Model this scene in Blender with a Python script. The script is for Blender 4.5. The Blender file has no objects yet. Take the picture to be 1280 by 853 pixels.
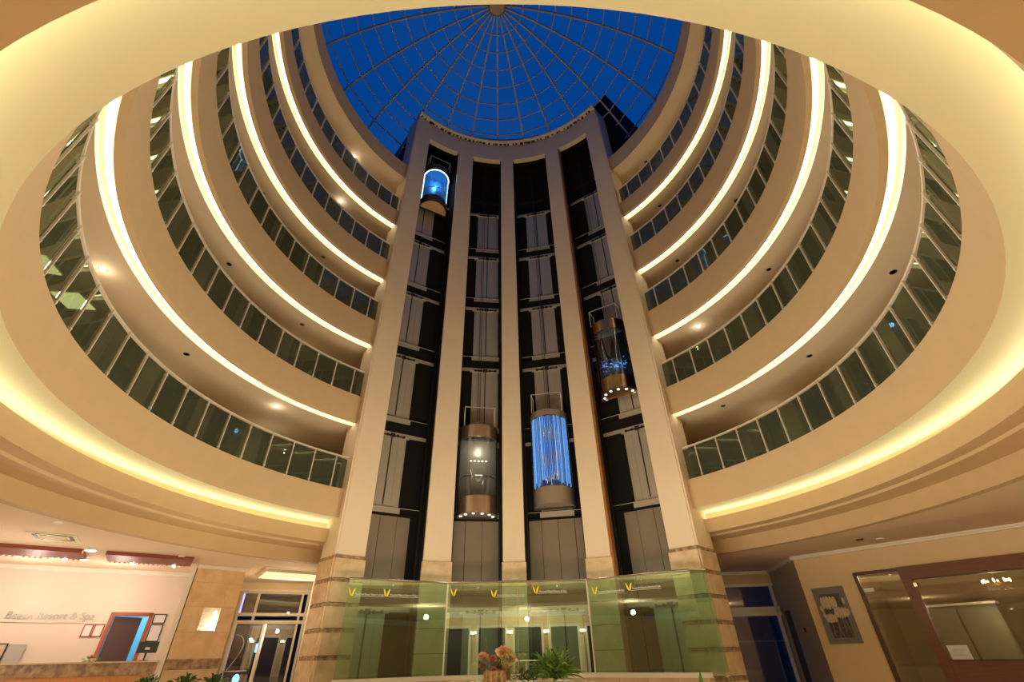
import bpy, math, random
from mathutils import Vector, Matrix
random.seed(4)
PI = math.pi; R_ = math.radians
S = bpy.context.scene
COL = S.collection

# ------------------------------------------------------------------ camera
cam_d = bpy.data.cameras.new('camera')
cam = bpy.data.objects.new('camera', cam_d); COL.objects.link(cam)
cam_d.sensor_width = 36.0
cam_d.lens = 562.2 / 1280 * 36
cam_d.clip_start = 0.05; cam_d.clip_end = 500
_p, _r = R_(34.89), -0.021
_sp, _cp, _s, _c = math.sin(_p), math.cos(_p), math.sin(_r), math.cos(_r)
right = Vector((_c, -_sp * _s, _cp * _s)); up = Vector((-_s, -_sp * _c, _cp * _c)); back = Vector((0, -_cp, -_sp))
M = Matrix((right, up, back)).transposed().to_4x4()
M.translation = Vector((0.122, -9.22, 1.5))
cam.matrix_world = M
S.camera = cam

# ------------------------------------------------------------------ world: deep blue dusk sky
W = bpy.data.worlds.new('dusk'); S.world = W; W.use_nodes = True
nt = W.node_tree; nt.nodes.clear()
tc = nt.nodes.new('ShaderNodeTexCoord'); sep = nt.nodes.new('ShaderNodeSeparateXYZ')
rmp = nt.nodes.new('ShaderNodeValToRGB'); noi = nt.nodes.new('ShaderNodeTexNoise')
mx = nt.nodes.new('ShaderNodeMixRGB'); bg = nt.nodes.new('ShaderNodeBackground'); wo = nt.nodes.new('ShaderNodeOutputWorld')
nt.links.new(tc.outputs['Generated'], sep.inputs[0]); nt.links.new(sep.outputs['Z'], rmp.inputs[0])
e = rmp.color_ramp.elements
e[0].position = 0.0; e[0].color = (0.004, 0.035, 0.15, 1)
e[1].position = 1.0; e[1].color = (0.001, 0.058, 0.27, 1)
m1 = e.new(0.55); m1.color = (0.001, 0.055, 0.25, 1)
nt.links.new(tc.outputs['Generated'], noi.inputs['Vector']); noi.inputs['Scale'].default_value = 3.2
noi.inputs['Detail'].default_value = 3
mr = nt.nodes.new('ShaderNodeMapRange'); mr.inputs[1].default_value = .45; mr.inputs[2].default_value = .8
mr.inputs[3].default_value = 0; mr.inputs[4].default_value = .35
nt.links.new(noi.outputs[0], mr.inputs[0]); nt.links.new(mr.outputs[0], mx.inputs[0])
nt.links.new(rmp.outputs[0], mx.inputs[1]); mx.inputs[2].default_value = (0.03, 0.10, 0.27, 1)
nt.links.new(mx.outputs[0], bg.inputs[0]); bg.inputs[1].default_value = 1.0
nt.links.new(bg.outputs[0], wo.inputs[0])

# ------------------------------------------------------------------ exposure
S.view_settings.view_transform = 'Standard'; S.view_settings.look = 'None'
S.view_settings.gamma = 1.0; S.view_settings.use_curve_mapping = False
S.view_settings.exposure = 0.0

WARM = (1.0, 0.83, 0.56); WARMW = (1.0, 0.88, 0.70)
def point(name, loc, power, color=WARM, size=.12):
    l = bpy.data.lights.new(name, 'POINT'); l.energy = power; l.color = color; l.shadow_soft_size = size
    o = bpy.data.objects.new(name, l); COL.objects.link(o); o.location = loc; return o
def area(name, loc, rot, power, sx, sy, color=WARM):
    l = bpy.data.lights.new(name, 'AREA'); l.shape = 'RECTANGLE'; l.size = sx; l.size_y = sy; l.energy = power; l.color = color
    o = bpy.data.objects.new(name, l); COL.objects.link(o); o.location = loc; o.rotation_euler = rot; return o

LED_UP, LED_LOW = 9.0, 5.2
# lobby lamps (chandeliers and downlights of the hall that the camera stands in)
for x, y, p in ((-6.5, -12.5, 300), (6.5, -12.5, 300), (0, -14.0, 240), (-10.5, -5, 160), (10.5, -5, 240)):
    point('hall_lamp_and_fill', (x, y, 3.5), p, WARM, .12)
# unseen fill added to light the lift tower and gallery undersides from below
area('tower_fill', (0, 0.5, .8), (R_(190), 0, 0), 1050, 6, 4, (1, .86, .62))

# ------------------------------------------------------------------ helpers
class MB:
    def __init__(s): s.v = []; s.f = []; s.m = []
    def quadstrip(s): pass
    def box(s, x0, y0, z0, x1, y1, z1, T=None):
        b = len(s.v)
        for p in ((x0,y0,z0),(x1,y0,z0),(x1,y1,z0),(x0,y1,z0),(x0,y0,z1),(x1,y0,z1),(x1,y1,z1),(x0,y1,z1)):
            s.v.append(tuple(T @ Vector(p)) if T else p)
        for q in ((0,3,2,1),(4,5,6,7),(0,1,5,4),(1,2,6,5),(2,3,7,6),(3,0,4,7)): s.f.append(tuple(b+i for i in q))
        return s
    def prism(s, pts, z0, z1):
        b = len(s.v); n = len(pts)
        for x, y in pts: s.v.append((x, y, z0))
        for x, y in pts: s.v.append((x, y, z1))
        s.f.append(tuple(b+i for i in range(n))[::-1]); s.f.append(tuple(b+n+i for i in range(n)))
        for i in range(n):
            j = (i+1) % n; s.f.append((b+i, b+j, b+n+j, b+n+i))
        return s
    def tube(s, pts, r, n=8, cap=True, r1=None):
        pts = [Vector(p) for p in pts]; b = len(s.v); L = len(pts)
        for i, p in enumerate(pts):
            d = (pts[min(i+1, L-1)] - pts[max(i-1, 0)]).normalized()
            a = Vector((0,0,1)) if abs(d.z) < .9 else Vector((1,0,0))
            u = d.cross(a).normalized(); w = d.cross(u)
            rr = r if r1 is None else r + (r1-r)*i/(L-1)
            for k in range(n):
                t = 2*PI*k/n; s.v.append(tuple(p + u*math.cos(t)*rr + w*math.sin(t)*rr))
        for i in range(L-1):
            for k in range(n):
                k2 = (k+1) % n; s.f.append((b+i*n+k, b+i*n+k2, b+(i+1)*n+k2, b+(i+1)*n+k))
        if cap:
            s.f.append(tuple(b+k for k in range(n))[::-1]); s.f.append(tuple(b+(L-1)*n+k for k in range(n)))
        return s
    def revolve(s, prof, a0, a1, n, closed=True, cx=0, cy=0, cap=True):
        """profile (r,z) swept about the vertical axis, azimuth from +y clockwise, degrees"""
        b = len(s.v); m = len(prof); full = abs(a1-a0) > 359.9
        N = n if full else n+1
        for i in range(N):
            a = R_(a0 + (a1-a0)*i/n)
            for r, z in prof: s.v.append((cx + r*math.sin(a), cy + r*math.cos(a), z))
        for i in range(n):
            i2 = (i+1) % N
            for k in range(m if closed else m-1):
                k2 = (k+1) % m; s.f.append((b+i*m+k, b+i*m+k2, b+i2*m+k2, b+i2*m+k))
        if closed and not full and cap:
            s.f.append(tuple(b+k for k in range(m))[::-1]); s.f.append(tuple(b+n*m+k for k in range(m)))
        return s
    def lathe(s, prof, c, n=16):
        return s.revolve(prof, 0, 360, n, closed=False, cx=c[0], cy=c[1])
    def blob(s, c, rx, ry, rz, n=8, m=6):
        b = len(s.v)
        for i in range(m+1):
            t = PI*i/m
            for k in range(n):
                a = 2*PI*k/n; s.v.append((c[0]+rx*math.sin(t)*math.cos(a), c[1]+ry*math.sin(t)*math.sin(a), c[2]+rz*math.cos(t)))
        for i in range(m):
            for k in range(n):
                k2 = (k+1) % n; s.f.append((b+i*n+k, b+(i+1)*n+k, b+(i+1)*n+k2, b+i*n+k2))
        return s
    def leaf(s, p, d, L, w, droop=.3, side=None):
        p = Vector(p); d = Vector(d).normalized()
        u = d.cross(Vector((0,0,1)))
        u = u.normalized() if u.length > .05 else Vector((1,0,0))
        if side is not None: u = (Matrix.Rotation(side, 3, d) @ u)
        b = len(s.v); st = 4
        for i in range(st+1):
            t = i/st; q = p + d*L*t + Vector((0,0,-droop*L*t*t)); ww = w*math.sin(PI*min(.97, .12+t*.85))
            s.v.append(tuple(q-u*ww)); s.v.append(tuple(q+u*ww))
        for i in range(st): s.f.append((b+2*i, b+2*i+1, b+2*i+3, b+2*i+2))
        return s
    def mesh(s, name, mat, smooth=False):
        me = bpy.data.meshes.new(name); me.from_pydata(s.v, [], s.f); me.materials.append(mat)
        import bmesh
        bm = bmesh.new(); bm.from_mesh(me); bmesh.ops.recalc_face_normals(bm, faces=bm.faces)
        bm.to_mesh(me); bm.free()
        if smooth:
            for p in me.polygons: p.use_smooth = True
            try: me.set_sharp_from_angle(angle=R_(35))
            except Exception: pass
        return me
    def build(s, name, mat, parent=None, smooth=False, kind=None, bevel=0):
        o = bpy.data.objects.new(name, s.mesh(name, mat, smooth)); COL.objects.link(o)
        if parent is not None: o.parent = parent
        if kind: o['kind'] = kind
        if bevel:
            bv = o.modifiers.new('bevel', 'BEVEL'); bv.width = bevel; bv.segments = 2; bv.limit_method = 'ANGLE'
        return o
def link(me, name, parent=None, loc=None, rot=None):
    o = bpy.data.objects.new(name, me); COL.objects.link(o)
    if parent is not None: o.parent = parent
    if loc is not None: o.location = loc
    if rot is not None: o.rotation_euler = rot
    return o
def tag(o, label, cat, group=None):
    o['label'] = label; o['category'] = cat
    if group: o['group'] = group
    return o
def thing(name, label, cat, loc=(0,0,0), rz=0, group=None):
    o = bpy.data.objects.new(name, None); COL.objects.link(o); o.location = loc; o.rotation_euler = (0,0,rz)
    o.empty_display_size = .1
    return tag(o, label, cat, group)
def sempty(name, loc=(0,0,0), rz=0):
    o = bpy.data.objects.new(name, None); COL.objects.link(o); o.location = loc; o.rotation_euler = (0,0,rz)
    o['kind'] = 'structure'; o.empty_display_size = .1; return o
def pol(az, r, z=0): a = R_(az); return Vector((r*math.sin(a), r*math.cos(a), z))
def frame2(p0, d):
    """matrix whose local x runs along d, local y points away to the left of d, origin p0"""
    d = Vector((d[0], d[1], 0)).normalized(); n = Vector((-d.y, d.x, 0))
    m = Matrix(((d.x, n.x, 0, p0[0]), (d.y, n.y, 0, p0[1]), (0, 0, 1, 0), (0, 0, 0, 1))); return m
def place(o, mat): o.matrix_world = mat; return o

# ------------------------------------------------------------------ materials
def mat(name, col, rough=.6, metal=0, noise=None, emis=None, es=0, bump=0, scale=8, spec=None, coat=0):
    m = bpy.data.materials.new(name); m.use_nodes = True; n = m.node_tree; b = n.nodes['Principled BSDF']
    b.inputs['Base Color'].default_value = (*col, 1); b.inputs['Roughness'].default_value = rough; b.inputs['Metallic'].default_value = metal
    if spec is not None: b.inputs['Specular IOR Level'].default_value = spec
    if coat: b.inputs['Coat Weight'].default_value = coat
    if emis: b.inputs['Emission Color'].default_value = (*emis, 1); b.inputs['Emission Strength'].default_value = es
    if noise or bump:
        tx = n.nodes.new('ShaderNodeTexNoise'); tx.inputs['Scale'].default_value = scale; tx.inputs['Detail'].default_value = 5
        co = n.nodes.new('ShaderNodeTexCoord'); n.links.new(co.outputs['Object'], tx.inputs['Vector'])
        if noise:
            r = n.nodes.new('ShaderNodeValToRGB'); r.color_ramp.elements[0].position = .3; r.color_ramp.elements[1].position = .7
            r.color_ramp.elements[0].color = (*col, 1); r.color_ramp.elements[1].color = (*noise, 1)
            n.links.new(tx.outputs[0], r.inputs[0]); n.links.new(r.outputs[0], b.inputs['Base Color'])
        if bump:
            bp = n.nodes.new('ShaderNodeBump'); bp.inputs['Strength'].default_value = bump; bp.inputs['Distance'].default_value = .01
            n.links.new(tx.outputs[0], bp.inputs['Height']); n.links.new(bp.outputs[0], b.inputs['Normal'])
    return m
def emit(name, col, s):
    m = bpy.data.materials.new(name); m.use_nodes = True; n = m.node_tree; n.nodes.clear()
    e = n.nodes.new('ShaderNodeEmission'); o = n.nodes.new('ShaderNodeOutputMaterial')
    e.inputs[0].default_value = (*col, 1); e.inputs[1].default_value = s; n.links.new(e.outputs[0], o.inputs[0]); return m
def glass(name, tint, gloss=.08, gcol=(1,1,1), rough=.02, fres=True, body=None, bw=0):
    """thin pane: tinted see-through plus mirror-like reflection"""
    m = bpy.data.materials.new(name); m.use_nodes = True; n = m.node_tree; n.nodes.clear()
    t = n.nodes.new('ShaderNodeBsdfTransparent'); t.inputs[0].default_value = (*tint, 1)
    g = n.nodes.new('ShaderNodeBsdfGlossy'); g.inputs[0].default_value = (*gcol, 1); g.inputs['Roughness'].default_value = rough
    mxs = n.nodes.new('ShaderNodeMixShader'); o = n.nodes.new('ShaderNodeOutputMaterial')
    if fres:
        f = n.nodes.new('ShaderNodeLayerWeight'); f.inputs[0].default_value = .5      # facing: 0 head-on, 1 grazing
        pw = n.nodes.new('ShaderNodeMath'); pw.operation = 'POWER'; pw.inputs[1].default_value = 4.5
        ml = n.nodes.new('ShaderNodeMath'); ml.operation = 'MULTIPLY'; ml.inputs[1].default_value = .7
        a = n.nodes.new('ShaderNodeMath'); a.operation = 'ADD'; a.inputs[1].default_value = gloss+.03; a.use_clamp = True
        n.links.new(f.outputs['Facing'], pw.inputs[0]); n.links.new(pw.outputs[0], ml.inputs[0]); n.links.new(ml.outputs[0], a.inputs[0]); n.links.new(a.outputs[0], mxs.inputs[0])
    else: mxs.inputs[0].default_value = gloss
    src = t
    if body:
        dfs = n.nodes.new('ShaderNodeBsdfDiffuse'); dfs.inputs[0].default_value = (*body, 1)
        m2 = n.nodes.new('ShaderNodeMixShader'); m2.inputs[0].default_value = bw
        n.links.new(t.outputs[0], m2.inputs[1]); n.links.new(dfs.outputs[0], m2.inputs[2]); src = m2
    n.links.new(src.outputs[0], mxs.inputs[1]); n.links.new(g.outputs[0], mxs.inputs[2]); n.links.new(mxs.outputs[0], o.inputs[0]); return m
def marble_mat(name, c1, c2, c3, scale=1.6, rough=.25):
    m = bpy.data.materials.new(name); m.use_nodes = True; n = m.node_tree; b = n.nodes['Principled BSDF']; b.inputs['Roughness'].default_value = rough
    co = n.nodes.new('ShaderNodeTexCoord'); a = n.nodes.new('ShaderNodeTexNoise'); a.inputs['Scale'].default_value = scale; a.inputs['Detail'].default_value = 8
    a.inputs['Distortion'].default_value = .4
    gi = n.nodes.new('ShaderNodeObjectInfo'); va = n.nodes.new('ShaderNodeVectorMath'); va.operation = 'ADD'
    n.links.new(co.outputs['Object'], va.inputs[0]); n.links.new(gi.outputs['Random'], va.inputs[1])
    n.links.new(va.outputs[0], a.inputs['Vector'])
    r = n.nodes.new('ShaderNodeValToRGB'); el = r.color_ramp.elements
    el[0].position = .3; el[0].color = (*c2, 1); el[1].position = .62; el[1].color = (*c1, 1)
    x = el.new(.66); x.color = (*[(u*.75+v*.25) for u, v in zip(c1, c3)], 1); x = el.new(.70); x.color = (*c1, 1)
    n.links.new(a.outputs[0], r.inputs[0]); n.links.new(r.outputs[0], b.inputs['Base Color']); return m
def wood_mat(name, c1, c2, sc=(1, 1, 12), rough=.35):
    m = bpy.data.materials.new(name); m.use_nodes = True; n = m.node_tree; b = n.nodes['Principled BSDF']; b.inputs['Roughness'].default_value = rough
    co = n.nodes.new('ShaderNodeTexCoord'); mp = n.nodes.new('ShaderNodeMapping'); mp.inputs['Scale'].default_value = sc
    a = n.nodes.new('ShaderNodeTexNoise'); a.inputs['Scale'].default_value = 3; a.inputs['Detail'].default_value = 6
    r = n.nodes.new('ShaderNodeValToRGB'); r.color_ramp.elements[0].position = .3; r.color_ramp.elements[1].position = .7
    r.color_ramp.elements[0].color = (*c1, 1); r.color_ramp.elements[1].color = (*c2, 1)
    n.links.new(co.outputs['Object'], mp.inputs[0]); n.links.new(mp.outputs[0], a.inputs[0]); n.links.new(a.outputs[0], r.inputs[0])
    n.links.new(r.outputs[0], b.inputs['Base Color']); return m

PLASTER = mat('gallery_plaster', (.58, .415, .23), .7, noise=(.61, .44, .245), bump=.05, scale=2.5)
SOFFIT = mat('soffit_plaster', (.60, .475, .33), .75, noise=(.63, .50, .35), scale=1.5)
TOWERP = mat('tower_plaster', (.76, .61, .43), .65, noise=(.78, .63, .45), scale=1.2)
COVEP = mat('cove_plaster', (.72, .70, .48), .7)
LOBCEIL = mat('lobby_ceiling_paint', (.80, .64, .46), .8, noise=(.82, .66, .48), scale=1)
CREAMW = mat('cream_wall_paint', (.78, .60, .36), .7, noise=(.80, .62, .38), scale=1)
RECW = mat('reception_wall_paint', (.82, .70, .60), .7)
WHITEP = mat('white_moulding_paint', (.88, .82, .72), .6)
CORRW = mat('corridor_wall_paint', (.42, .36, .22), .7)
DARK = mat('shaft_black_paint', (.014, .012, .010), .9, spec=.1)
DKPANEL = mat('shaft_wall_panel', (.25, .19, .13), .5, noise=(.28, .21, .15), scale=2)
STEEL = mat('brushed_steel', (.50, .44, .35), .42, .35, bump=.05, scale=30)
STEELD = mat('dark_steel', (.06, .058, .055), .4, .8)
RAILM = mat('rail_steel', (.82, .74, .62), .35, .35)
CHROME = mat('chrome', (.85, .82, .78), .12, 1)
BRASS = mat('polished_brass', (.62, .42, .22), .22, 1)
BRASSD = mat('dark_bronze', (.16, .09, .045), .4, .6)
TANP = mat('cab_underside_tan', (.62, .38, .16), .5)
MARBLE = marble_mat('cream_marble', (.74, .56, .36), (.58, .40, .22), (.45, .28, .14), 2.5)
MARBLED = marble_mat('brown_marble', (.24, .15, .09), (.52, .36, .2), (.12, .07, .04), 7)
MARBLEC = marble_mat('column_marble', (.84, .60, .34), (.70, .46, .22), (.48, .28, .12), 2.2)
WOODR = wood_mat('red_brown_wood', (.15, .055, .026), (.20, .075, .036))
WOODO = wood_mat('orange_wood', (.62, .24, .06), (.72, .32, .10), (8, 8, .6))
WOODC = mat('mahogany_panel', (.22, .045, .02), .5, noise=(.27, .06, .025), scale=1)
BROWNTRIM = wood_mat('copper_brown_trim', (.30, .11, .03), (.4, .16, .05), (3, 3, .5))
FLOORM = marble_mat('floor_marble', (.62, .5, .36), (.5, .38, .26), (.4, .3, .2), .8, .12)
LEDW = emit('led_white_warm', (1, .87, .66), LED_UP)
LEDY = emit('led_yellow_warm', (1, .88, .56), LED_LOW)
LEDC = emit('led_crown', (1, .84, .6), 9)
BULB = emit('lamp_glow', (1, .84, .6), 40)
BULBS = emit('lamp_glow_soft', (1, .86, .64), 8)
BULBW = emit('cab_lamp_glow', (1, .9, .75), 3)
BLUE = emit('blue_led', (.12, .45, 1), 9)
BLUEW = emit('ice_blue_led', (.45, .75, 1), 6)
BLUES = emit('blue_glow', (.12, .36, .95), 1.6)
VIOLET = emit('violet_neon', (.25, .2, 1), 8)
BALG = glass('green_tinted_balustrade_glass', (.34, .38, .26), .03, (.8, .9, .7), .01, body=(.17, .185, .125), bw=.25)
FENG = glass('pale_green_screen_glass', (.74, .92, .80), .16, (.92, 1, .97), .0)
SKYG = glass('skylight_glass', (.85, .92, .97), .0, (.6, .55, .5), .04, fres=False)
CABG = glass('clear_cab_glass', (.78, .82, .85), .06, (1, 1, 1), .02)
CLEARG = glass('window_glass', (.75, .78, .80), .07, (1, 1, 1), .01)
ROOMG = glass('shop_window_glass', (.62, .60, .52), .12, (1, .95, .9), .02)
PAPER = mat('white_paper', (.8, .78, .76), .6)
BLACKP = mat('black_plastic', (.02, .02, .02), .35)
GREEN = mat('leaf_green', (.06, .16, .025), .5, noise=(.12, .26, .04), scale=12)
GREEND = mat('dark_leaf_green', (.03, .08, .02), .5, noise=(.06, .13, .03), scale=12)
GREENY = mat('lime_leaf', (.28, .42, .05), .5)
PINK = mat('pink_petal', (.75, .2, .22), .6)
PEACH = mat('peach_petal', (.85, .55, .33), .7)
MAUVE = mat('mauve_petal', (.55, .22, .18), .6)
STRAW = mat('dried_grass', (.70, .5, .16), .7)
WHITEF = mat('white_petal', (.85, .82, .74), .6)
BARK = mat('bark_basket', (.50, .33, .17), .8, noise=(.2, .11, .05), scale=25)
YELLOW = mat('yellow_sticker', (.9, .68, .02), .5, emis=(.9, .68, .02), es=.12)
WHITEST = mat('white_sticker', (.85, .85, .8), .5)
SIGNG = mat('brushed_grey_letters', (.42, .40, .38), .35, .6)
GREYF = mat('grey_picture_frame', (.20, .19, .18), .5)
REDF = mat('red_frame', (.35, .03, .03), .4)

# ------------------------------------------------------------------ levels
G = {1: 6.10, 2: 9.53, 3: 13.12, 4: 16.68, 5: 20.20}       # top of each gallery parapet
ZB = {1: 5.20, 2: 8.50, 3: 11.95, 4: 15.55, 5: 19.25}      # underside of each gallery
ORD = {1: 'lowest', 2: 'second', 3: 'third', 4: 'fourth', 5: 'topmost'}
A0, A1 = 39.7, 322.5                                        # the galleries run round everything but the lift tower

# ------------------------------------------------------------------ structure: floor, lobby ceiling, galleries
FZ = .3
o = MB().box(-26, -24, FZ-.2, 26, 22, FZ).build('floor', FLOORM, kind='structure')
MB().revolve([(9.94, 4.1), (26, 4.1), (26, 4.3), (9.94, 4.3)], A0+20, A1-22, 136).build('ceiling', LOBCEIL, kind='structure', smooth=True)
for a_, b_, n_ in ((A0, A0+20, 12), (A1-22, A1, 12)): MB().revolve([(9.94, 4.1), (15.9, 4.1), (15.9, 4.3), (9.94, 4.3)], a_, b_, n_).build('ceiling', LOBCEIL, kind='structure', smooth=True)
# ceiling over the entrance zones behind the tower sides
MB().prism([(-5.6, 6.0), pol(A1-1, 9.9)[:2], pol(A1, 15.9)[:2], pol(-28, 15.9)[:2], pol(-37, 9.0)[:2]], 4.102, 4.29).build('ceiling', LOBCEIL, kind='structure')
MB().prism([(5.8, 5.9), pol(A0+1, 9.9)[:2], pol(A0, 15.9)[:2], pol(28, 15.9)[:2], pol(38, 9.0)[:2]], 4.102, 4.29).build('ceiling', LOBCEIL, kind='structure')
ring = MB().revolve([(9.0, 5.2), (9.0, 4.90), (8.62, 4.90), (8.62, 4.95), (8.55, 4.95), (8.55, 4.55), (8.93, 4.55), (8.97, 4.50), (9.7, 4.50), (9.7, 4.1), (9.95, 4.1), (9.95, 4.35), (9.95, 5.2)], A0, A1, 160)
ring.build('trim_1', PLASTER, kind='structure', smooth=True)
for k in range(1, 6):
    g, z = G[k], ZB[k]
    if k == 1:
        prof = [(8, g), (8, z), (11.4, z), (11.4, g-.15), (8.12, g-.15), (8.12, g)]
    else:
        prof = [(8, g), (8, z), (8.14, z), (8.14, z+.12), (8.38, z+.12), (8.38, z-.02), (11.4, z-.02), (11.4, g-.15), (8.12, g-.15), (8.12, g)]
    o = MB().revolve(prof, A0, A1, 160).build('wall_gallery', PLASTER, kind='structure', smooth=True)
    o.data.materials.append(SOFFIT); o.data.materials.append(COVEP)
    m = len(prof)
    for i, f in enumerate(o.data.polygons):
        if i < 160*m:
            kk = i % m
            if k == 1 and kk == 1: f.material_index = 2
            if k > 1 and kk in (2, 3, 4): f.material_index = 2
            if k > 1 and kk == 5: f.material_index = 1
# roof slab lip
o = MB().revolve([(7.92, 24.0), (7.92, 22.85), (11.6, 22.85), (11.6, 24.0)], A0-.5, A1+.5, 160).build('wall_roof_ring', PLASTER, kind='structure', smooth=True)
o.data.materials.append(SOFFIT)
for i, f in enumerate(o.data.polygons):
    if i < 640 and i % 4 == 1: f.material_index = 1
# corridor wall behind the galleries, with pilasters
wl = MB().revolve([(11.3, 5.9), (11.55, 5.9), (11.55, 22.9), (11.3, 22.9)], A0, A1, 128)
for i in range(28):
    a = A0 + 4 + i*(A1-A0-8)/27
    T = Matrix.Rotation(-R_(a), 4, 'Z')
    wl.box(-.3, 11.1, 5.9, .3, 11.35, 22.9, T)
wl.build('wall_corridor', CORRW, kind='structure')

# cove light strips
def strip(name, r0, r1, z0, z1, m, label):
    o = MB().revolve([(r0, z0), (r1, z0), (r1, z1), (r0, z1)], 43.2, 318.3, 160).build(name, m); tag(o, label, 'cove light', 'LED cove strips round the galleries'); return o
strip('cove_light', 8.68, 8.90, 4.905, 4.93, LEDY, 'wide yellow glowing LED cove hidden on the ledge under the lowest gallery')
for k in range(2, 6):
    strip('cove_light', 8.21, 8.29, ZB[k]+.09, ZB[k]+.115, LEDW, 'thin white LED cove line under the %s gallery' % ORD[k])

# ------------------------------------------------------------------ balustrades
STEP = 5.5
slots = [-52.8 - STEP*i for i in range(-1, 19)]                # left side azimuths of posts
slotsR = [50.0 + STEP*i for i in range(0, 19)]
pm = None
def panel_mesh(h):
    w = 8.05*math.sin(R_(STEP/2))*2 - .045
    return MB().box(-w/2, -.006, 0, w/2, .006, h).mesh('glass_panel', BALG)
pmesh = panel_mesh(.99)
post = MB().box(-.014, -.045, -.08, .014, -.015, 1.06).box(-.03, -.045, .06, .03, .008, .09).box(-.03, -.045, .92, .03, .008, .95).mesh('post', RAILM)
for k in range(1, 6):
    t = thing('glass_balustrade', 'green glass balustrade with steel posts round the %s gallery' % ORD[k], 'balustrade', (0, 0, G[k]), 0, 'gallery balustrades')
    for lst, sg in ((slots, -1), (slotsR, 1)):
        for i, a in enumerate(lst):
            p = pol(a, 8.05); link(post, 'post', t, (p.x, p.y, 0), (0, 0, -R_(a)))
            if i < len(lst)-1:
                am = (a + lst[i+1])/2; p = pol(am, 8.045); link(pmesh, 'glass_panel', t, (p.x, p.y, .02), (0, 0, -R_(am)))
    for a0, a1 in ((46.6, 150), (210, 315.7)):
        MB().revolve([(8.03, 1.05), (8.03, 1.10), (8.09, 1.10), (8.09, 1.05)], a0, a1, 80).build('handrail', RAILM, t, smooth=True)
    # end panels that close the gap against the tower
    for a0, a1, nm in ((46.6, 49.9, 'r'), (-47.2, -44.4, 'l')):
        MB().revolve([(8.04, .02), (8.052, .02), (8.052, 1.0), (8.04, 1.0)], a0, a1, 2).build('glass_panel', BALG, t)

# corridor downlights: small dark cans, a few lit
dl = MB().lathe([(.0, .0), (.055, .0), (.075, -.012), (.08, 0), (.08, .03), (0, .03)], (0, 0), 14).mesh('downlight', BLACKP)
dlon = MB().lathe([(.0, -.012), (.055, -.012), (.055, 0)], (0, 0), 14).mesh('bulb', BULB)
lit = {(2, -104.5), (2, -61), (3, 56), (2, -39.6), (5, -61), (6, -61)}
def side(a): return 'left' if a < 0 else 'right'
for k in range(2, 7):
    zz = (ZB[k]-.02) if k < 6 else 22.85
    for a in (-148, -126, -104.5, -83, -61, 56, 78, 100.5, 122, 144):
        on = (k, a) in lit
        nth = {148: 'fifth', 126: 'fourth', 104.5: 'third', 83: 'second', 61: 'first', 56: 'first', 78: 'second', 100.5: 'third', 122: 'fourth', 144: 'fifth'}[abs(a)]
        t = thing('downlight', '%s ceiling downlight under the %s, %s from the lift tower on the %s' % ('glowing' if on else 'dark unlit', ('%s gallery' % ORD[k]) if k < 6 else 'roof ring', nth, side(a)), 'downlight', pol(a, 8.96, zz), 0, 'gallery downlights')
        link(dl, 'can', t)
        if on:
            link(dlon, 'bulb', t); q = pol(a, 8.96, zz-.2); point('downlight_lamp', q, 5, WARMW, .03)
for k in range(2, 7):  # unseen fill lights added to brighten the corridors, no fittings there
    for a in (-140, -108, -80, -56, 60, 84, 112, 142):
        q = pol(a, 10.6, (ZB[k] if k < 6 else 22.85)-.9); point('corridor_fill', q, 34 if k == 6 else 10, WARM, .15)

# square light panels in the corridor ceilings, left and right rear
pan = MB().box(-.30, -.30, -.015, .30, .30, .0).mesh('light_panel', BULBS)
for k, azs in ((2, (-97, -104, -111, -118)), (3, (-110, -117, -124, 118, 125)), (4, (-118,))):
    for i, a in enumerate(azs):
        o = link(pan, 'light_panel', None, pol(a, 10.2, ZB[k]-.025), (0, 0, -R_(a)))
        tag(o, 'square lit ceiling panel under the %s gallery, number %s from the front on the %s' % (ORD[k], ('one', 'two', 'three', 'four', 'five')[i if a < 0 else i-3], side(a)), 'light panel', 'square corridor light panels')

# ------------------------------------------------------------------ lift tower
PIL = [(-43.9, -37.2), (-22.8, -15.8), (-2.6, 3.1), (18.7, 24.9), (39.4, 45.9)]
PN = ['leftmost', 'second from left', 'middle', 'second from right', 'rightmost']
RT, RB = 7.6, 8.75
MZ = 4.07
for i, (a, b) in enumerate(PIL):
    t = sempty('wall_tower_pillar')
    if i in (0, 4):
        # end pillars run back into the core flank
        fl = (-7.35, 9.9) if i == 0 else (7.55, 9.9)
        P0, P1 = pol(a, RT), pol(b, RT); Q0, Q1 = pol(a, RB), pol(b, RB)
        MB().prism([P0[:2], P1[:2], Q1[:2], Q0[:2]], MZ, 28.9).build('plaster_shaft', TOWERP, t)
    else:
        MB().revolve([(RT, MZ), (RB, MZ), (RB, 28.9), (RT, 28.9)], a, b, 4).build('plaster_shaft', TOWERP, t)
    n = 6; h = (MZ-FZ)/n
    for c in range(n):
        z0, z1 = FZ+c*h, FZ+(c+1)*h
        MB().revolve([(RT-.05, z0+.012), (RB, z0+.012), (RB, z1-.10 if i in (0, 4) else z1-.004), (RT-.05, z1-.10 if i in (0, 4) else z1-.004)], a-.25, b+.25, 4).build('marble_block', MARBLE, t)
        if i in (0, 4):
            MB().revolve([(RT-.03, z1-.10), (RB, z1-.10), (RB, z1), (RT-.03, z1)], a-.2, b+.2, 4).build('marble_band', MARBLED, t)
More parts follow.
